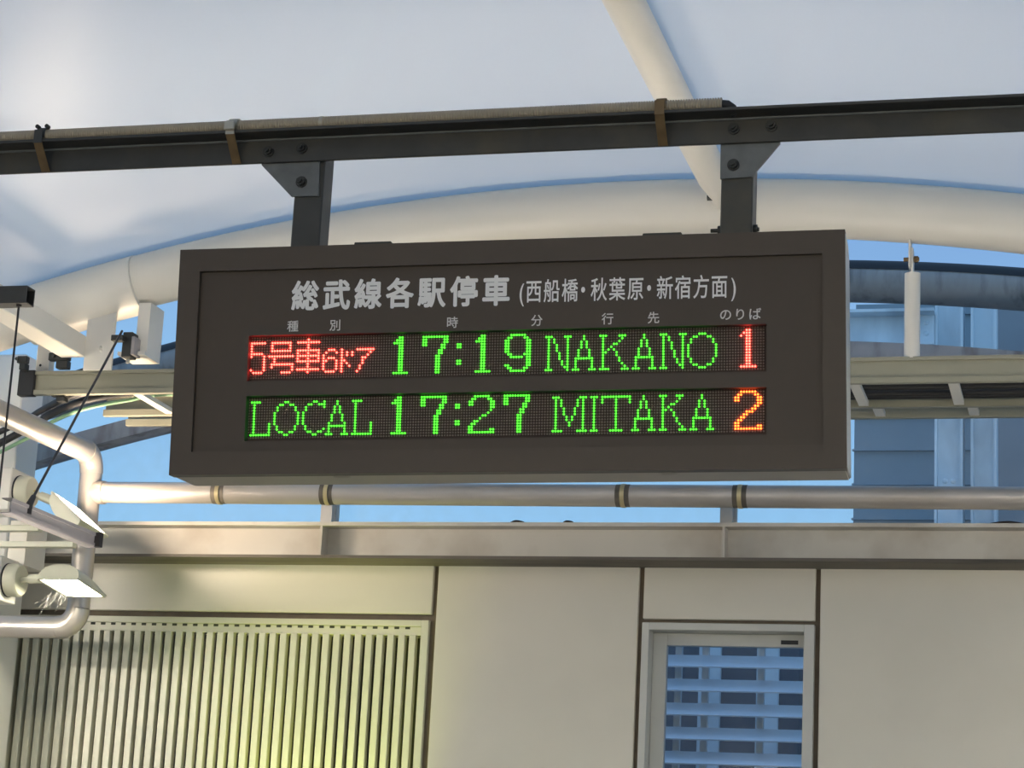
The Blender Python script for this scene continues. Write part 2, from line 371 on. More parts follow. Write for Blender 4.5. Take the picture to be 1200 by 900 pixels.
gx = X(1096, 385, BYc)
part(MB().box(X(960, 380, BYc)-.0, gx, BYc, BYc+.03, gzb-.02, gza), 'web', M['bsteel'], gd)
part(MB().box(X(960, 380, BYc), gx, BYc-.12, BYc+.15, gza, gza+.02), 'top_flange', M['bsteel'], gd)
part(MB().box(X(960, 380, BYc), gx, BYc-.12, BYc+.15, gzb-.04, gzb-.02), 'bottom_flange', M['bsteel'], gd)
part(MB().box(gx-.11, gx-.005, BYc-.02, BYc, gzb-.02, gza), 'end_plate', M['bsteel'], gd)
for kz in (.33, .72): part(MB().dome((gx-.055, BYc-.02, gzb+(gza-gzb)*kz), (0,-1,0), .018, .012), 'rivet', M['bsteel'], gd)
ctop = Z(1130, 335, BYc)
for i, (pa, pb) in enumerate(((1097, 1127), (1139, 1166))):
    xa, xb = X(pa, 400, BYc), X(pb, 400, BYc)
    st = tag(empty('steel_column', ((xa+xb)/2, BYc, 0)), ('pale blue grey steel column that the riveted girder meets', 'pale blue grey steel column standing beside the concrete pier')[i], 'column')
    part(MB().box(xa, xb, BYc+.1, BYc+.115, 0, ctop), 'web', M['bsteel'], st)
    part(MB().box(xa-.008, xa+.008, BYc, BYc+.22, 0, ctop), 'flange', M['bsteel'], st)
    part(MB().box(xb-.008, xb+.008, BYc, BYc+.22, 0, ctop), 'flange', M['bsteel'], st)
    if i == 0:
        part(MB().box(xa+.01, xb-.01, BYc+.05, BYc+.1, 0, Z(1110, 558, BYc)), 'base_plate', M['bsteel'], st)
        for q in (.35, .65): part(MB().dome((xa+(xb-xa)*q, BYc+.05, Z(1110, 562, BYc)), (0,-1,0), .018, .012), 'rivet', M['bsteel'], st)

# ================================================================== SIGN BEAM, CONDUIT, HANGERS
BY = 4.462                                         # front face of the beam web
zl0 = Z(600, 178.5, BY); zc = Z(600, 150.7, BY)     # bottom edge and inner corner
bm_ = tag(empty('support_beam', (-1.3, BY, zl0)), 'dark galvanised angle beam carrying the sign', 'beam')
part(MB().box(-5.2, 2.6, BY, BY+.008, zl0, zc), 'web', M['dark'], bm_, .001)
part(MB().box(-5.2, 2.6, BY-.052, BY+.008, zc, zc+.007), 'flange', M['dark'], bm_, .001)
part(MB().tube([(-5.2, BY-.001, zc-.001), (2.6, BY-.001, zc-.001)], .0035, 8), 'highlight_bead', M['plate'], bm_)  # paler bead stands in for the highlight along the inner corner
for px, py in ((315, 178), (354, 174), (860, 151), (904, 148)):
    p = at(px, py, BY); part(MB().tube([(p.x, BY, p.z), (p.x, BY-.004, p.z)], .013, 16).tube([(p.x, BY-.004, p.z), (p.x, BY-.011, p.z)], .0095, 6).tube([(p.x, BY-.011, p.z), (p.x, BY-.018, p.z)], .005, 8), 'bolt', M['bolt'], bm_)
CY, CZ, CR = BY-.028, zc+.007+.0155, .0155
cx1 = X(846, 122, CY)
mb = MB(); pts = []; rs = []; x = -5.2; k = 0; rp2 = .0058
while x < cx1:
    for dx, q in ((0, .74), (.28, 1.0), (.62, 1.0), (.9, .74)): pts.append((x+dx*rp2, CY, CZ)); rs.append(CR*q)
    x += rp2
cdt = tag(empty('flexible_conduit', (-1.5, CY, CZ)), 'tan corrugated flexible conduit lying on the dark beam', 'conduit')
part(MB().tube(pts, rs, 12), 'corrugated_sleeve', M['conduit'], cdt)
part(MB().tube([(cx1, CY, CZ), (cx1+.012, CY, CZ-.001), (cx1+.022, CY+.004, CZ-.008), (cx1+.028, CY+.012, CZ-.02)], .0105, 10), 'cable_end', M['black'], cdt)
part(MB().tube([(X(378, 140, CY)-.004, CY, CZ), (X(378, 140, CY)+.004, CY, CZ)], CR*1.04, 14), 'joint_ring', M['clip'], cdt)
for i, (px, m1, m2) in enumerate(((46, M['dark'], M['strap']), (270, M['clip'], M['strap']), (772, M['strap'], M['strap']))):
    x = X(px, 150, BY-.055); hw = .0105
    s = tag(empty('conduit_strap', (x, BY-.05, zc)), ('dark buckled strap clamping the conduit far from both hanger posts', 'bright metal clip strapping the conduit beside a hanger post', 'plain rusty strap over the conduit near its open end')[i], 'strap', 'straps holding the conduit to the beam')
    arc = [(x, CY-(CR+.002)*math.cos(a), CZ+(CR+.002)*math.sin(a)) for a in [PI*j/10-.5 for j in range(12)]]
    v = []; fs = []
    for q in arc:
        dy, dz = q[1]-CY, q[2]-CZ; l = math.hypot(dy, dz)
        for o2 in (0, .002):
            for sx_ in (-hw, hw): v.append((x+sx_, q[1]+dy/l*o2, q[2]+dz/l*o2))
    for j in range(len(arc)-1): fs += [(j*4, j*4+1, j*4+5, j*4+4), (j*4+2, j*4+6, j*4+7, j*4+3), (j*4, j*4+4, j*4+6, j*4+2), (j*4+1, j*4+3, j*4+7, j*4+5)]
    part(MB().add(v, fs), 'saddle', m1, s)
    yf = BY-.055
    part(MB().box(x-hw, x+hw, yf-.002, yf, zc-.004, CZ+.006), 'front_leg', m1, s)
    part(MB().bar((x, yf, zc-.002), (x, BY-.002, zl0), .021, .002, (0, 1, 0)), 'brace_leg', m2, s)
    if i == 0: part(MB().tube([(x-.012, CY-.004, CZ+CR+.004), (x-.012, CY-.016, CZ+CR+.004)], .005, 8).tube([(x+.012, CY-.004, CZ+CR+.004), (x+.012, CY-.016, CZ+CR+.004)], .005, 8), 'buckle_pin', M['bolt'], s)
    if i == 1: part(MB().box(x-.012, x+.012, yf-.010, yf-.002, zc+.004, zc+.024), 'buckle', M['clip'], s, .002)

SC = Vector((-1.2454, 4.4254, 2.7968))
SM = Matrix(((.998069, -.060157, -.015449), (.059231, .996745, -.054688), (.018688, .053667, .998384))).to_4x4(); SM.translation = SC
SW, SH, SD = 1.4664, .5074, .1625
PYF = BY+.0165
for i, (pc, py) in enumerate(((359, 260), (863, 240))):
    x = X(pc, py, PYF); hw = .0345
    top = (SM @ Vector(((x-SC.x), SD/2, SH/2))).z
    h = tag(empty('hanger_post', (x, PYF+.03, top)), ('dark steel hanger post with gusset at the sign end by the open conduit', 'dark steel hanger post with gusset beside the bright conduit clip')[1-i], 'post', 'posts hanging the sign')
    part(MB().box(x-hw, x+hw, PYF, PYF+.06, top+.0045, zl0+.05), 'channel', M['dark'], h, .003)
    yp = BY+.009
    if i == 0: poly = ((306.5, 194), (373, 192), (373, 229.5), (341, 230))
    else: poly = ((844, 171), (914, 168.5), (881, 207), (844, 209.5))
    pp = [at(a, b_, yp) for a, b_ in poly]; pp[0].z = pp[1].z = zl0+.045
    if i == 0: pp = [pp[0], pp[1], pp[2], pp[3], Vector((at(306.5, 194, yp).x, yp, zl0-.002))]
    else: pp = [pp[0], pp[1], Vector((at(914, 168.5, yp).x, yp, zl0-.002)), pp[2], pp[3]]
    part(MB().prism(pp, (0, .007, 0)), 'gusset_plate', M['plate'], h)
    q = at(*((353.5, 213.5), (859.5, 193.5))[i], yp)
    part(MB().tube([(q.x, yp, q.z), (q.x, yp-.003, q.z)], .0135, 16).tube([(q.x, yp-.003, q.z), (q.x, yp-.011, q.z)], .0105, 6).tube([(q.x, yp-.011, q.z), (q.x, yp-.017, q.z)], .005, 8), 'bolt', M['bolt'], h)
    zb_ = top+.022
    part(MB().tube([(x-hw-.024, PYF+.025, zb_), (x+hw+.012, PYF+.025, zb_)], .0045, 8).tube([(x-hw-.008, PYF+.025, zb_), (x-hw, PYF+.025, zb_)], .011, 6).tube([(x+hw, PYF+.025, zb_), (x+hw+.008, PYF+.025, zb_)], .011, 6), 'cross_bolt', M['bolt'], h)

# ================================================================== THE SIGN
sg = empty('departure_sign'); sg.matrix_basis = SM
tag(sg, 'dark brown hanging departure sign with two rows of lit LED text', 'sign')
def spart(mb, name, m, par=sg, bevel=0): return mb.build(name, m, par, bevel)
hw, hh = SW/2, SH/2; FX, FZ = .685, .203
PF = .011                                          # the face panel is set back by this much
frame = MB().box(-hw, hw, 0, .035, FZ, hh).box(-hw, hw, 0, .035, -hh, -FZ).box(-hw, -FX, 0, .035, -FZ, FZ).box(FX, hw, 0, .035, -FZ, FZ)
spart(frame, 'front_frame', M['housing'])
spart(MB().box(-hw+.002, hw-.002, .06, SD, -hh+.003, hh-.002).box(-hw+.002, hw-.002, .035, .06, hh-.01, hh-.002), 'housing', M['housing'])
spart(MB().box(-hw+.004, hw-.004, .035, SD-.002, -hh, -hh+.003), 'bottom_plate', M['under'])
spart(MB().box(hw-.002, hw+.001, .004, SD-.004, -hh+.004, hh-.03).prism([(hw-.002, .004, hh-.03), (hw-.002, SD-.004, hh-.03), (hw-.002, SD-.05, hh-.008), (hw-.002, .004, hh-.008)], (.003, 0, 0)), 'side_plate', M['sideg'])
D1, D2 = (-.568, .568, -.0455, .0565), (-.5675, .5675, -.179, -.0785)
fp = spart(MB().box(-FX, FX, PF, PF+.004, D1[3], FZ).box(D1[0], D1[1], PF, PF+.004, D2[3], D1[2]).box(-FX, FX, PF, PF+.004, -FZ, D2[2])
           .box(-FX, D1[0], PF, PF+.004, D2[2], D1[3]).box(D1[1], FX, PF, PF+.004, D2[2], D1[3]), 'face_panel', M['face'])
for xa in (-.296, .344): spart(MB().prism([(xa-.044, .02, hh-.002), (xa+.048, .02, hh-.002), (xa+.041, .02, hh+.010), (xa-.041, .02, hh+.010)], (0, .05, 0)), 'mounting_tab', M['bolt'])
for (xa, za_) in ((-.505, -hh), (.21, -hh)): spart(MB().dome((xa+.15, .05, za_), (0, 0, -1), .02, .004, 12), 'drain_plug', M['under'])
# LED text: row:columns
def cells(s):
    out = []
    for item in s.split(';'):
        rr, cc = item.split(':'); a, *b_ = rr.split('-')
        for r_ in range(int(a), int(b_[0] if b_ else a)+1):
            for c in cc.split(','):
                p, *q = c.split('-')
                for c_ in range(int(p), int(q[0] if q else p)+1): out.append((r_, c_))
    return set(out)
def sh(s, d): return {(r_, c+d) for r_, c in s}
g_5 = cells('2:0-5;3-5:0;6:0-4;7:0,5;8-11:5;12:0,5;13:1-4')
g_go = cells('2:8-15;3-4:8,15;5:8-15;7:7-16;8-9:9;10:8-16;11:8,16;12:16;13:12-15')
g_sha = cells('1:22;2:18-26;3-4:22;5:18-26;6:18,22,26;7:18-26;8:18,22,26;9:18-26;10-11:22;12:18-26;13:22')
g_6 = cells('5:30-32;6:29,33;7:28;8:28,30-32;9:28,29,33;10-12:28,33;13:29-32')
g_do = cells('5-13:35;9:36;10:37;11:38;6-7:37,39')
g_a = cells('5:41-47;6:46;7:45;8:43,44;9-10:43;11-12:42;13:41')
g_1 = cells('1:57,58;2:56-58;3:55-58;4-13:57,58;14:55-60')
g_7 = cells('1:66-75;2-4:66,67;2-3:74,75;4-5:73,74;6-7:72,73;8-14:71,72')
g_c1 = cells('4-5:79,80'); g_c2 = cells('10-11:79,80')
g_9 = cells('1:99-104;2:98,99,104,105;3-7:97,98,105,106;8:98,99,104-106;9:99-103,105,106;10-11:105,106;12:97,98,105,106;13:98,99,104,105;14:99-104')
g_2 = cells('1:86-91;2:85,86,91,92;3-4:84,85,92,93;5:92,93;6:92;7:91;8:89,90;9:88;10:86,87;11:85,86;12:84,85;13:84,85,92,93;14:84-93')
g_N = cells('2:112-114,119-121;3-4:113,115,120;5-7:113,116,120;8-10:113,117,120;11-12:113,118,120;13:113,119,120;14:112-114,120')
g_A = cells('2-3:126;4-6:125,127;7-9:124,128;10:123-129;11-13:123,129;14:122-124,128-130')
g_A2 = cells('2-3:126;4-6:125,127;7-9:124,128;10:123,129;11:123-129;12-13:123,129;14:122-124,128-130')
g_K = cells('2:132-134,139-141;3:133,140;4:133,139;5:133,137,138;6:133,136;7:133,135,137;8:133,134,138;9:133,138;10-11:133,139;12:133,140;13:133,141;14:132-135,140-142')
g_O = cells('2:168-170;3:166,167,171,172;4-5:165,173;6-10:164,174;11-12:165,173;13:166,167,171,172;14:168-170')
g_R1 = cells('1:185,186;2:184-186;3:183,185,186;4-13:185,186;14:183-188')
g_L = cells('2:1-4;3-13:2;10-13:8;14:1-8')
g_o = cells('2:14,15;3:12,13,16,17;4-5:11,18;6-10:10,19;11-12:11,18;13:12,13,16,17;14:14,15')
g_C = cells('2:25,26,29;3:23,24,27-29;4:22,29;5:22;6-10:21;11:22;12:22,29;13:23,24,27,28;14:25,26')
g_M = cells('2:115-117,125-127;3-5:116,118,124,126;6-8:116,119,123,126;9-10:116,120,122,126;11-12:116,121,126;13:116,126;14:115-118,124-127')
g_I = cells('2:129-131;3-13:130;14:129-131')
g_T = cells('2:133-143;3-4:133,138,143;5-13:138;14:136-140')
g_k = cells('2:154-156,160-162;3:155,161;4:155,160;5:155,158,159;6:155,157;7:155,156,158;8-9:155,159;10-11:155,160;12:155,161;13:155,162;14:154-156,161-163')
g_R2 = cells('1:183-188;2:182,183,188,189;3-4:181,182,189,190;5:189,190;6:188,189;7:187,188;8:185-187;9:184,185;10:183,184;11:182,183;12:181,182;13:181,182,189,190;14:181-190')
ROW1 = [(g_5,'lr'),(g_go,'lr'),(g_sha,'lr'),(g_6,'lr'),(g_do,'lr'),(g_a,'lr'),(g_1,'lg'),(g_7,'lg'),(g_c1,'lg'),(g_c2,'lg'),(sh(g_1,31),'lg'),(g_9,'lg'),
        (g_N,'lg'),(g_A,'lg'),(g_K,'lg'),(sh(g_A,22),'lg'),(sh(g_N,42),'lg'),(g_O,'lg'),(g_R1,'lr')]
ROW2 = [(g_L,'lg'),(g_o,'lg'),(g_C,'lg'),(sh(g_A2,-92),'lg'),(sh(g_L,39),'lg'),(g_1,'lg'),(g_7,'lg'),(g_c1,'lg'),(g_c2,'lg'),(g_2,'lg'),(sh(g_7,31),'lg'),
        (g_M,'lg'),(g_I,'lg'),(g_T,'lg'),(sh(g_A,22),'lg'),(g_k,'lg'),(sh(g_A,43),'lg'),(g_R2,'lo')]
BDY = .033
def led(mb, c, r_, z0, rad, h):
    x = -.5671+.0059*c; z = z0-.00605*r_; n = 6
    v = [(x+rad*math.cos(2*PI*k/n), BDY, z+rad*math.sin(2*PI*k/n)) for k in range(n)]
    v += [(x+rad*.7*math.cos(2*PI*k/n), BDY-h, z+rad*.7*math.sin(2*PI*k/n)) for k in range(n)]
    mb.add(v, [tuple(range(n, 2*n))]+[(k, (k+1) % n, (k+1) % n+n, k+n) for k in range(n)])
for D, z0, rows in ((D1, .0555, ROW1), (D2, -.0775, ROW2)):
    bd = spart(MB().box(D[0]-.01, D[1]+.01, BDY, BDY+.02, D[2]-.004, D[3]+.008), 'led_display', M['board'])
    spart(MB().box(D[0]-.004, D[0], PF+.004, BDY, D[2], D[3]).box(D[1], D[1]+.004, PF+.004, BDY, D[2], D[3]).box(D[0], D[1], PF+.004, BDY, D[3], D[3]+.004).box(D[0], D[1], PF+.004, BDY, D[2]-.004, D[2]), 'window_rim', M['black'], bd)
    lit = set().union(*[g for g, _ in rows]); un = MB()
    for r_ in range(16):
        for c in range(192):
            if (r_, c) not in lit: led(un, c, r_, z0, .0021, .0012)
    tag(un.build('unlit_leds', M['unlit'], bd), kind='stuff')
    for g, mk in rows:
        mb = MB()
        for r_, c in sorted(g): led(mb, c, r_, z0, .0024, .0034)
        mb.build('led_character', M[mk], bd)
# printed headings
tcu = bpy.data.curves.new('heading', 'FONT'); tob = bpy.data.objects.new('heading', tcu); COL.objects.link(tob)
tcu.size = 1; tcu.align_x = 'CENTER'
def char(ch, x, z, wx, wz, bold, m):
    tcu.body = ch; dg = bpy.context.evaluated_depsgraph_get(); dg.update()
    me = bpy.data.meshes.new_from_object(tob.evaluated_get(dg)); me.name = 'printed_character'
    co = [v_.co.copy() for v_ in me.vertices]
    cxm = 0 if ch in '・のりば' else (min(c.x for c in co)+max(c.x for c in co))/2
    for v_, c in zip(me.vertices, co): v_.co = (x+(c.x-cxm)*wx, PF-.0006, z+(c.y-.37)*wz)
    if bold:
        mb_ = MB(); base = [v_.co.copy() for v_ in me.vertices]; pf = [tuple(p_.vertices) for p_ in me.polygons]
        for k in range(9):
            a_ = 2*PI*k/8; dx, dz = (0, 0) if k == 8 else (math.cos(a_)*bold, math.sin(a_)*bold)
            mb_.add([(c.x+dx*wx, c.y-.00002*k, c.z+dz*wz) for c in base], pf)
        me = bpy.data.meshes.new('printed_character'); me.from_pydata(mb_.v, [], mb_.f)
    me.materials.clear(); me.materials.append(M[m])
    o = bpy.data.objects.new('printed_character', me); COL.objects.link(o); o.parent = fp
def lx(px):
    L = [(608, .0380), (740, .2821), (862, .5039)]; s = 0
    for i, (a, va) in enumerate(L):
        q = va
        for j, (b_, _) in enumerate(L):
            if j != i: q *= (px-b_)/(a-b_)
        s += q
    return s
for k, ch in enumerate('総武線各駅停車'): char(ch, -.4425+.0714*k, .1435, .0630, .0695, .031, 'tprint')
for ch, px in zip('（西船橋・秋葉原・新宿方面）', (610.5, 624.5, 645.5, 667, 682.5, 701, 722.5, 744, 760, 778.5, 799.5, 821, 842.5, 859)):
    char({'（': '(', '）': ')'}.get(ch, ch), lx(px), .140, .0365, .054, .010, 'tprint')
for ch, x in zip('種別時分行先', (-.4682, -.3723, -.1089, .0766, .2299, .3287)): char(ch, x, .0755, .0265, .0265, .012, 'sprint')
for ch, x in zip('のりば', (.4820, .5125, .5435)): char(ch, x, .0785, .0275, .0275, .012, 'sprint')
bpy.data.objects.remove(tob)

# ================================================================== CABLE LADDER, HANGERS FROM THE ARCH
LYA, LYB, LYC = 8.50, 8.92, 9.11; lz0, lz1 = 3.757, 3.862
xl = X(40, 445, LYA); xr = 3.5
lad = tag(empty('cable_ladder', (-2, 8.5, lz0)), 'grey steel cable ladder hung below the cream arch', 'cable ladder')
part(MB().box(xl, xr, LYA+.012, LYA+.016, lz0, lz1).box(xl, xr, LYA, LYA+.016, lz1-.016, lz1).box(xl, xr, LYA, LYA+.03, lz0, lz0+.022), 'rail', M['ladder'], lad, .001)
part(MB().box(X(22, 445, LYA), xl+.002, LYA-.006, LYA+.034, lz0-.004, lz1+.004), 'end_cap', M['black'], lad, .003)
for Yb, xb in ((LYB, X(123, 474, LYB)), (LYC, X(149, 488, LYC))):
    part(MB().box(xb, xr, Yb+.012, Yb+.016, lz0, lz1).box(xb, xr, Yb, Yb+.016, lz1-.016, lz1).box(xb, xr, Yb-.012, Yb+.016, lz0, lz0+.03), 'rail', M['ladder'], lad, .001)
x0 = X(1120, 455, 8.7); step = X(1120, 455, 8.7)-X(1006, 455, 8.7)
for k in range(-10, 8):
    x = x0+step*k
    if x > xl+.1: part(MB().box(x-.02, x+.02, LYA+.016, LYB+.012, lz0+.006, lz0+.026), 'rung', M['rung'], lad)
    if x > X(149, 488, LYC)+.05: part(MB().box(x+.03, x+.07, LYB+.016, LYC+.012, lz0+.006, lz0+.026), 'rung', M['rung'], lad)
# cables on the ladder
def cab(name, pts, r, m, label):
    P = [Vector(p) for p in pts]; out = []
    for i in range(len(P)-1):
        a, b_, c, d = P[max(i-1, 0)], P[i], P[i+1], P[min(i+2, len(P)-1)]
        for j in range(8):
            t_ = j/8; out.append(.5*((2*b_)+(c-a)*t_+(2*a-5*b_+4*c-d)*t_*t_+(3*b_-a-3*c+d)*t_**3))
    out.append(P[-1]); return thing(MB().tube(out, r, 10), name, m, label, 'cable')
cab('thick_cable', [(1.0, 8.74, 3.803), (X(400, 440, 8.74), 8.74, 3.803), at(205, 454, 8.72), at(150, 460, 8.68), at(100, 469, 8.62), at(62, 484, 8.72), at(40, 498, 8.8), at(-20, 530, 8.9)], .017, M['black'], 'thick black cable sagging off the ladder end nearest the pale green cable')
cab('thick_cable', [(1.0, 8.67, 3.83), at(400, 437, 8.68), at(180, 447, 8.67), at(130, 453, 8.62), at(85, 463, 8.55), at(50, 480, 8.74), at(30, 492, 8.8), at(-20, 515, 8.86)], .014, M['black'], 'black cable curving off the ladder above the other cables')
cab('green_cable', [(-2.2, 8.79, 3.795), (X(400, 446, 8.79), 8.79, 3.795), at(205, 462, 8.76), at(150, 469, 8.72), at(100, 479, 8.66), at(62, 494, 8.76), at(40, 509, 8.84), at(-20, 540, 8.92)], .009, M['green'], 'thin pale green cable below the black cables')
cab('braided_cable', [(-3.4, 8.70, 3.81), at(150, 452, 8.74), at(120, 457.5, 8.74), at(95, 463.5, 8.75), at(60, 478, 8.82)], .008, M['strut'], 'thin grey braided cable between the black cables')
for k, (yc, rr, lab) in enumerate(((8.57, .015, 'black cable lying on the ladder rungs next to the front rail'), (8.605, .013, 'black cable lying second from the front ladder rail'), (8.845, .016, 'black cable lying on the ladder rungs second from the middle rail'), (8.885, .015, 'black cable lying on the ladder rungs next to the middle rail'), (8.99, .017, 'black cable lying between the two rear ladder rails'), (9.035, .016, 'black cable lying beside the rearmost ladder rail'))):
    thing(MB().tube([(-3.3+.12*k, yc, lz0+.027+rr), (0, yc, lz0+.027+rr), (3.4, yc, lz0+.027+rr)], rr, 10), 'ladder_cable', M['black'], lab, 'cable', 'cables lying on the ladder')
# white tie post right of the sign
tp = tag(empty('tie_post', (X(1069, 400, 8.5), 8.5, 3.86)), 'cream tie post pinned under the cream arch', 'post')
xq = X(1069, 370, 8.53); zq = Z(1069, 321, 8.53)
part(MB().tube([(xq, 8.53, lz1-.004), (xq, 8.53, zq)], .031, 20), 'tube', M['tubew'], tp)
part(MB().box(xq-.004, xq+.004, 8.50, 8.56, zq-.06, zq+.10), 'fork_plate', M['tubew'], tp)
part(MB().box(xq-.013, xq-.005, 8.49, 8.57, zq+.02, zq+.19), 'arch_lug', M['tubew'], tp)
part(MB().tube([(xq-.035, 8.53, zq+.06), (xq+.026, 8.53, zq+.06)], .009, 8).tube([(xq+.006, 8.53, zq+.06), (xq+.022, 8.53, zq+.06)], .014, 6), 'pin_bolt', M['strap'], tp)
# plates and box beam under the arch at the left
bp = tag(empty('arch_hanger', tuple(at(115, 440, 8.48))), 'cream box beam and hanger plate welded under the cream arch', 'bracket')
pa, pb = at(101, 395, 8.46), at(133.5, 395, 8.46)
part(MB().box(pa.x, pb.x, 8.46, 8.472, lz1-.01, Z(115, 352, 8.46)), 'hanger_plate', M['tubew'], bp)
bxr = pa.x+.002; bt, bb = Z(99, 394, 8.46), Z(99, 419, 8.46)
part(MB().box(bxr-.11, bxr, 5.0, 8.46, bb, bt), 'box_beam', M['tubew'], bp, .004)
for (px, py, rr) in ((117.5, 407, .008), (118, 411, .007), (124, 425, .005)):
    q = at(px, py, 8.459); part(MB().dome(tuple(q), (0,-1,0), rr, rr*.7), 'rivet', M['tubew'], bp)
h2 = tag(empty('drop_plate', tuple(at(167, 415, 8.5))), 'narrow cream drop plate with a small foot under the arch', 'bracket')
xa, xb = X(160, 390, 8.46), X(174, 390, 8.46)
part(MB().box(xa, xb, 8.46, 8.60, Z(167, 413, 8.46), Z(167, 358, 8.5)), 'plate', M['tubew'], h2)
part(MB().box(xa-.07, xb, 8.44, 8.60, Z(167, 417, 8.46), Z(167, 413, 8.46)), 'foot', M['tubew'], h2)
h3 = tag(empty('drop_plate', tuple(at(50, 432, 8.55))), 'short cream drop plate behind the ladder end cap', 'bracket')
xa, xb = X(43, 420, 8.55), X(58, 420, 8.55)
part(MB().box(xa, xb, 8.55, 8.60, lz1-.02, Z(50, 400, 8.55)), 'plate', M['tubew'], h3)
part(MB().dome(((xa+xb)/2-.01, 8.55, Z(50, 428, 8.55)), (0,-1,0), .006, .005), 'rivet', M['bolt'], h3)
for (x0_, x1_, y0_, y1_, Yk, lab) in ((57, 79, 413, 431, 8.47, 'dark cast clamp gripping the ladder rail top under the box beam'), (60, 76, 458.5, 470, 8.52, 'dark square clamp under the ladder rail near its end cap'), (20, 30, 417, 433, 8.44, 'small dark clamp above the ladder end cap')):
    p, q = at(x0_, y0_, Yk), at(x1_, y1_, Yk); c = tag(empty('rail_clamp', ((p.x+q.x)/2, Yk, q.z)), lab, 'clamp')
    zm = (p.z+q.z)/2; xm = (p.x+q.x)/2
    part(MB().box(p.x, q.x, Yk, Yk+.03, zm, p.z).box(xm-.01, q.x-.004, Yk, Yk+.04, q.z, zm), 'jaw', M['bolt'], c, .003)
    part(MB().tube([(xm-.02, Yk, (p.z+zm)/2), (xm-.02, Yk-.012, (p.z+zm)/2)], .008, 6), 'screw', M['dark'], c)

# ================================================================== RODS, STRUT AND SQUARE TUBE AT THE LEFT
QY = 7.0
p = at(32, 334.5, QY); q = at(32, 354.5, QY); qs = .03
zc_ = (p.z+q.z)/2; sh_ = (p.z-q.z)
sq = tag(empty('square_tube', (p.x-.4, QY, q.z)), 'dark open ended square tube holding the hanging rod', 'tube')
th = .004; x1 = p.x; x0 = -4.6
part(MB().box(x0, x1, QY, QY+th, q.z, p.z).box(x0, x1, QY+sh_-th, QY+sh_, q.z, p.z).box(x0, x1, QY+th, QY+sh_-th, p.z-th, p.z).box(x0, x1, QY+th, QY+sh_-th, q.z, q.z+th), 'tube', M['dark'], sq)
a = at(22.5, 355, QY+.025)
rd = tag(empty('hanging_rod', tuple(a)), 'dark threaded rod hanging straight down from the square tube', 'rod')
zend = Z(7, 588, QY+.025)
part(MB().tube([(a.x, QY+.025, q.z+.004), (a.x, QY+.025, zend)], .0042, 8), 'rod', M['rod'], rd)
part(MB().tube([(a.x, QY+.025, q.z), (a.x, QY+.025, q.z-.008)], .011, 6), 'nut', M['rod'], rd)
# strut from the rod foot going back along the platform
s0 = at(12, 592, QY+.03); s1 = at(112, 633, 7.62)
st = tag(empty('strut_channel', tuple(s0)), 'grey slotted strut channel below the upper flood lamp', 'strut')
d = (s1-s0).normalized(); upv = (Vector((0,0,1))-d*d.z).normalized(); sd_ = d.cross(upv)
if sd_.x < 0: sd_ = -sd_
hh_ = .026
def sbar(a_, b_, off_s, off_u, ws, wu):
    return MB().bar(a_+sd_*off_s+upv*off_u, b_+sd_*off_s+upv*off_u, ws, wu, tuple(upv))
part(sbar(s0, s1, 0, 0, .004, hh_*2), 'web', M['strut'], st)
part(sbar(s0, s1, -.018, hh_, .04, .004), 'upper_leg', M['strut'], st); part(sbar(s0, s1, -.018, -hh_, .04, .004), 'lower_leg', M['strut'], st)
part(sbar(s0, s1, .003, hh_-.006, .006, .012), 'upper_lip', M['strut'], st); part(sbar(s0, s1, .003, -hh_+.006, .006, .012), 'lower_lip', M['strut'], st)
part(sbar(s1-d*.012, s1+d*.012, .0, 0, .05, hh_*2.1), 'end_cap', M['rod'], st)
# diagonal rod up to the clamp under the arch
e0 = s0+d*.12+upv*.03; e1 = at(143, 388, 8.36)
dr = tag(empty('brace_rod', tuple(e0)), 'dark diagonal brace rod from the strut channel up to the arch clamp', 'rod')
part(MB().tube([e0, e1], .0055, 8), 'rod', M['rod'], dr)
part(MB().tube([e0-upv*.035, e0, e0+(e1-e0).normalized()*.06], [.012, .013, .010], 8), 'socket', M['rod'], dr)
cl = tag(empty('beam_clamp', tuple(at(149, 415, 8.4))), 'small dark clamp block where the brace rod meets the drop plate', 'clamp')
p, q = at(143, 389, 8.40), at(153, 418, 8.40)
part(MB().box(p.x+.005, q.x, 8.40, 8.46, q.z, p.z), 'block', M['bolt'], cl, .003)
part(MB().box(p.x-.035, p.x+.02, 8.37, 8.41, p.z-.045, p.z-.02), 'jaw', M['bolt'], cl, .002)
part(MB().tube([((p.x+q.x)/2, 8.43, q.z), ((p.x+q.x)/2, 8.43, q.z-.02)], .009, 6), 'screw', M['clip'], cl)
part(MB().box(q.x-.004, q.x+.012, 8.40, 8.47, q.z+.01, p.z-.02), 'cheek', M['strut'], cl, .002)

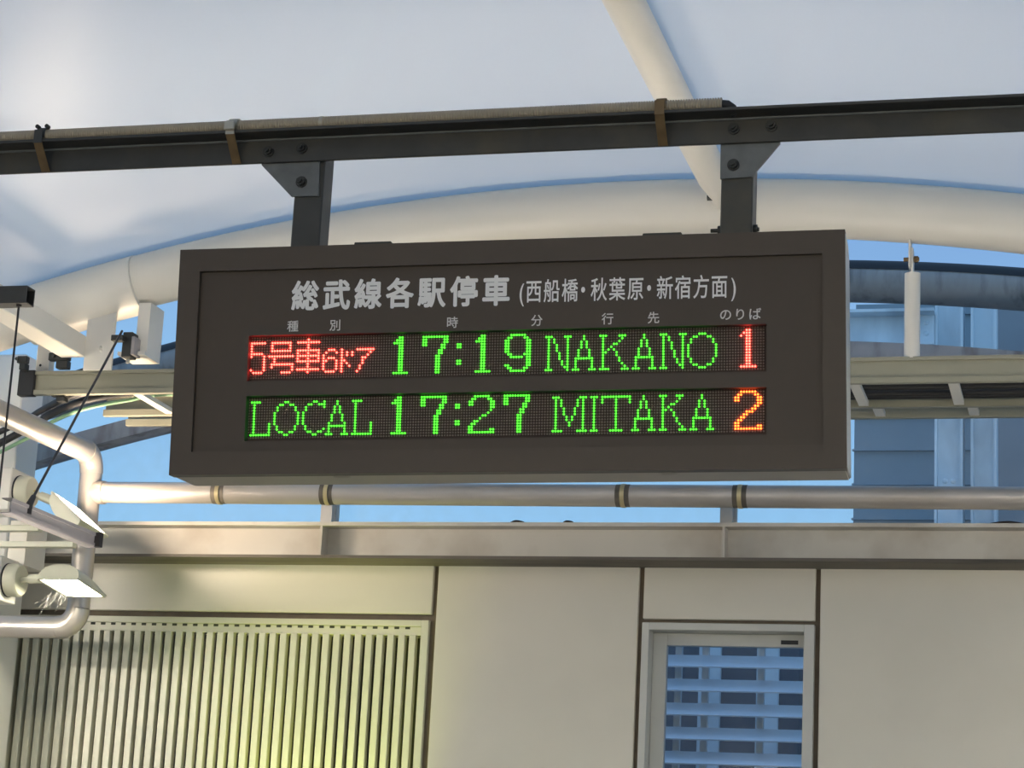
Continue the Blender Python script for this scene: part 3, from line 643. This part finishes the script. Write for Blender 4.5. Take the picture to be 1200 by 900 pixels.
# ================================================================== PIPES
PY_ = 9.0
hx0, hz0 = X(118, 577, PY_), Z(118, 577, PY_); hz1 = Z(1190, 584, PY_); hx1 = X(1190, 584, PY_)
rx = X(106, 565, PY_)
pp_ = tag(empty('clad_pipe', (rx, PY_, Z(90, 735, PY_))), 'silver clad pipe with riser, elbows and long level run along the wall', 'pipe')
sl = (hz1-hz0)/(hx1-hx0)
part(MB().tube([(rx, PY_, hz0-sl*(hx0-rx)), (hx1+3, PY_, hz1+sl*3)], .0475, 24), 'level_run', M['pipe'], pp_)
zlow = Z(60, 735, PY_); ztop = Z(104, 533, PY_); R_e = .085
part(MB().tube([(rx, PY_, zlow+R_e), (rx, PY_, ztop-R_e)], .05, 24), 'riser', M['pipe'], pp_)
part(MB().tube([(rx-R_e+R_e*math.cos(a), PY_, zlow+R_e-R_e*math.sin(a)) for a in [PI/2*i/10 for i in range(11)]], .053, 24), 'lower_elbow', M['pipe'], pp_)
part(MB().tube([(rx-R_e, PY_, zlow), (rx-2.2, PY_, zlow)], .05, 24), 'lower_run', M['pipe'], pp_)
Yn = depth_for_x(0, 483, rx); zn = Z(0, 483, Yn); slp = (zn-ztop)/(Yn-(PY_-R_e))
part(MB().tube([(rx, PY_-R_e+R_e*math.cos(a), ztop-R_e+R_e*math.sin(a)) for a in [PI/2*i/10 for i in range(11)]], .053, 24), 'upper_elbow', M['pipe'], pp_)
part(MB().tube([(rx, PY_-R_e+.01, ztop), (rx, 4.5, ztop+slp*(4.5-PY_+R_e))], .05, 24), 'cross_run', M['pipe'], pp_)
part(MB().tube([(rx+.03, PY_, hz0), (rx+.075, PY_, hz0-.001)], .053, 24), 'tee_collar', M['pipe'], pp_)
for px in (258, 385, 731, 868):
    x = X(px, 580, PY_); z = hz0+sl*(x-hx0)
    part(MB().tube([(x-.03, PY_, z), (x+.03, PY_, z)], .0485, 24), 'dark_joint', M['flange'], pp_)
    part(MB().tube([(x-.009, PY_, z), (x+.009, PY_, z)], .051, 24), 'band', M['band'], pp_)

# ================================================================== COLUMN AND FLOOD LAMPS
ce = X(20, 520, 9.08)
tag(MB().box(ce-.30, ce, 9.08, 9.29, 0, 4.1).build('support_column', M['tubew'], None, .006), 'cream square column behind the flood lamps', 'column')
cross = tag(empty('lamp_crossarm', tuple(at(20, 640, 8.75))), 'pale green cross rails on the column between the flood lamps', 'bracket')
for (ya, yb, xe) in ((615, 622, 45), (634, 641, 85)):
    p, q = at(0, ya, 8.72), at(xe, yb, 8.72); part(MB().box(p.x-.25, q.x, 8.72, 8.76, q.z, p.z), 'rail', M['louver'], cross, .002)
p, q = at(13, 610, 8.76), at(28, 662, 8.76)
part(MB().box(p.x, q.x, 8.76, 8.95, q.z, p.z), 'standoff', M['tubew'], cross)
def flood(label, org, ex, ey, ez, mlamp, disc_c, W_=.19, L_=.185, H_=.062):
    """half-round floodlight: ex across, ey along the barrel, ez out of the back of the shell; face looks along -ez"""
    o = tag(empty('flood_lamp', tuple(org)), label, 'lamp', 'flood lamps on the column')
    ex, ey, ez = [Vector(a).normalized() for a in (ex, ey, ez)]; n = 14
    def P(a, b_, c): return org+ex*a+ey*b_+ez*c
    v = []; fs = []
    ring = [(W_/2*math.cos(PI*k/n), H_*math.sin(PI*k/n)**.8) for k in range(n+1)]
    for (b_, sc_) in ((0, 1), (.55*L_, 1), (.85*L_, .82), (1.25*L_, .30)):
        for (a, c) in ring: v.append(P(a*(1 if b_ < L_*.9 else .96), b_, c*sc_+.004))
    for i in range(3):
        for k in range(n): fs.append((i*(n+1)+k, i*(n+1)+k+1, (i+1)*(n+1)+k+1, (i+1)*(n+1)+k))
    m = MB().add(v, fs, True); m.add([P(a, 0, c+.004) for a, c in ring], [tuple(range(n+1))]); m.add([P(a*.96, 1.25*L_, c*.3+.004) for a, c in ring], [tuple(range(n+1))])
    part(m, 'shell', M['lampb'], o)
    rim = MB()
    for (a0, b0, a1, b1) in ((-W_/2, 0, W_/2, 0), (W_/2, 0, W_/2*.96, 1.25*L_), (W_/2*.96, 1.25*L_, -W_/2*.96, 1.25*L_), (-W_/2*.96, 1.25*L_, -W_/2, 0)):
        rim.bar(P(a0, b0, 0), P(a1, b1, 0), .012, .010, tuple(ez))
    part(rim, 'rim', M['lampb'], o)
    part(MB().add([P(-W_/2+.012, .014, -.002), P(W_/2-.012, .014, -.002), P(W_/2-.02, 1.2*L_, -.002), P(-W_/2+.02, 1.2*L_, -.002)], [(0,1,2,3)]), 'lens', mlamp, o)
    neck = P(-W_/2, .05, .02); dc = Vector(disc_c)
    part(MB().tube([dc+Vector((.02,0,0)), dc+(neck-dc)*.45], .013, 10).tube([dc+(neck-dc)*.45, neck+ex*.02], [.020, .022], 12), 'arm', M['lampb'], o)
    part(MB().tube([dc+Vector((.022,0,-.0)), dc+Vector((.04,0,0))], .011, 6), 'knuckle', M['brass'], o)
    part(MB().tube([dc-Vector((.035,0,0)), dc+Vector((.012,0,0)), dc+Vector((.022,0,0))], [.072, .072, .064], 28), 'mount_disc', M['lampb'], o)
    part(MB().tube([dc-Vector((.042,0,0)), dc-Vector((.035,0,0))], .074, 28), 'gasket', M['black'], o)
    bx_ = dc-Vector((.042,0,0)); part(MB().box(bx_.x-.16, bx_.x, bx_.y-.085, bx_.y+.085, bx_.z-.095, bx_.z+.095), 'junction_box', M['tubew'], o, .004)
    return o
o2 = at(68, 678, 8.58)
flood('cream half round flood lamp shining down past the lower pipe elbow', o2, (1, 0, 0), (.12, 1, -.17), (0, .17, 1), M['lampd'], at(20, 680, 8.66))
o1 = at(66, 588, 8.62)
flood('cream half round flood lamp tilted upward above the strut channel', o1+Vector((.05, 0, -.02)), (.76, .03, -.62), (.10, .97, -.14), (-.52, .16, -.84), M['lampg'], at(33, 577, 8.66))
# cobweb under the lower lamp
mb = MB(); ca = at(62, 695, 8.68)
for k in range(18):
    a = ca+Vector((random.uniform(-.03, .06), random.uniform(-.02, .04), random.uniform(-.02, .012))); b_ = a+Vector((random.uniform(-.06, .02), random.uniform(-.03, .03), random.uniform(-.09, -.02)))
    mb.tube([a, (a+b_)/2+Vector((.004, 0, -.004)), b_], .00025, 3, False)
tag(mb.build('cobweb', M['cob']), 'wispy cobweb hanging below the lower flood lamp', 'cobweb', kind='stuff')

# ================================================================== ADDED TUBE LAMPS AND UPLIGHTS, WALL WASHER (out of view)
def added_tube_lamp(x, y, z, ln, label):  # unseen lamp, added as fill light for the wall and the sign
    o = tag(empty('added_tube_lamp', (x, y, z)), label, 'lamp', 'added tube lamps out of view')
    part(MB().box(x-ln/2, x+ln/2, y-.07, y+.07, z+.02, z+.08), 'housing', M['lampb'], o, .004)
    for dy in (-.035, .035): part(MB().tube([(x-ln/2+.03, y+dy, z), (x+ln/2-.03, y+dy, z)], .016, 10), 'added_lamp_tube', M['tubel'], o)
for x, y, lab in ((-6.6, 5.0, 'added unseen twin tube lamp beside the column end of the panel wall'), (-5.7, 6.9, 'added unseen twin tube lamp between the column and the panel wall end'),
                  (1.7, 6.6, 'added unseen twin tube lamp near the concrete pier side of the panel wall'), (4.2, 6.6, 'added unseen twin tube lamp farthest from the flood lamps'), (-3.0, -2.2, 'added unseen twin tube lamp nearest the sky blocking wall, column side'), (-.4, -2.2, 'added unseen twin tube lamp in the middle along the sky blocking wall'), (2.2, -2.2, 'added unseen twin tube lamp nearest the sky blocking wall, pier side')):
    added_tube_lamp(x, y, 2.7 if x < -6.5 else 3.05, 1.2, lab)
for x, y, lab in ((-3.3, 7.1, 'added unseen trough uplight brightening the membrane, louver side'), (-.9, 7.1, 'added unseen trough uplight brightening the membrane, window side')):
    o = tag(empty('added_trough_uplight', (x, y, 0)), lab, 'lamp', 'added trough uplights below the membrane')  # invented fixture below the view, there to brighten the membrane
    part(MB().box(x-.62, x+.62, y-.045, y-.035, 1.72, 1.82).box(x-.62, x+.62, y+.035, y+.045, 1.72, 1.82).box(x-.62, x-.61, y-.035, y+.035, 1.72, 1.82).box(x+.61, x+.62, y-.035, y+.035, 1.72, 1.82).box(x-.61, x+.61, y-.035, y+.035, 1.72, 1.73), 'trough', M['dark'], o)
    part(MB().box(x-.60, x+.60, y-.03, y+.03, 1.731, 1.765), 'lens', M['uplens'], o)
    part(MB().tube([(x, y, .02), (x, y, 1.72)], .025, 12).tube([(x, y, 0), (x, y, .02)], .15, 20), 'stand', M['dark'], o)
wl = tag(empty('wall_washer', (-3.45, 9.05, 0)), 'small yellow green wall washer lamp below the louver', 'lamp')
part(MB().box(-3.45, -3.15, 8.85, 8.95, 1.2, 1.28), 'body', M['dark'], wl, .004); part(MB().box(-3.435, -3.165, 8.86, 8.94, 1.28, 1.285), 'lens', M['washl'], wl)
part(MB().box(-3.32, -3.28, 8.88, 8.92, 0, 1.2), 'stake', M['dark'], wl)
sl_ = bpy.data.lights.new('wall_washer_beam', 'SPOT'); so = bpy.data.objects.new('wall_washer_beam', sl_); COL.objects.link(so)
so.location = (-3.3, 8.9, 1.31); so.rotation_euler = (Vector((-3.45, 9.5, 2.40))-so.location).to_track_quat('-Z', 'Y').to_euler()
sl_.energy = WASH_W; sl_.color = (.88, 1, .13); sl_.spot_size = math.radians(64); sl_.spot_blend = .9; sl_.shadow_soft_size = .05
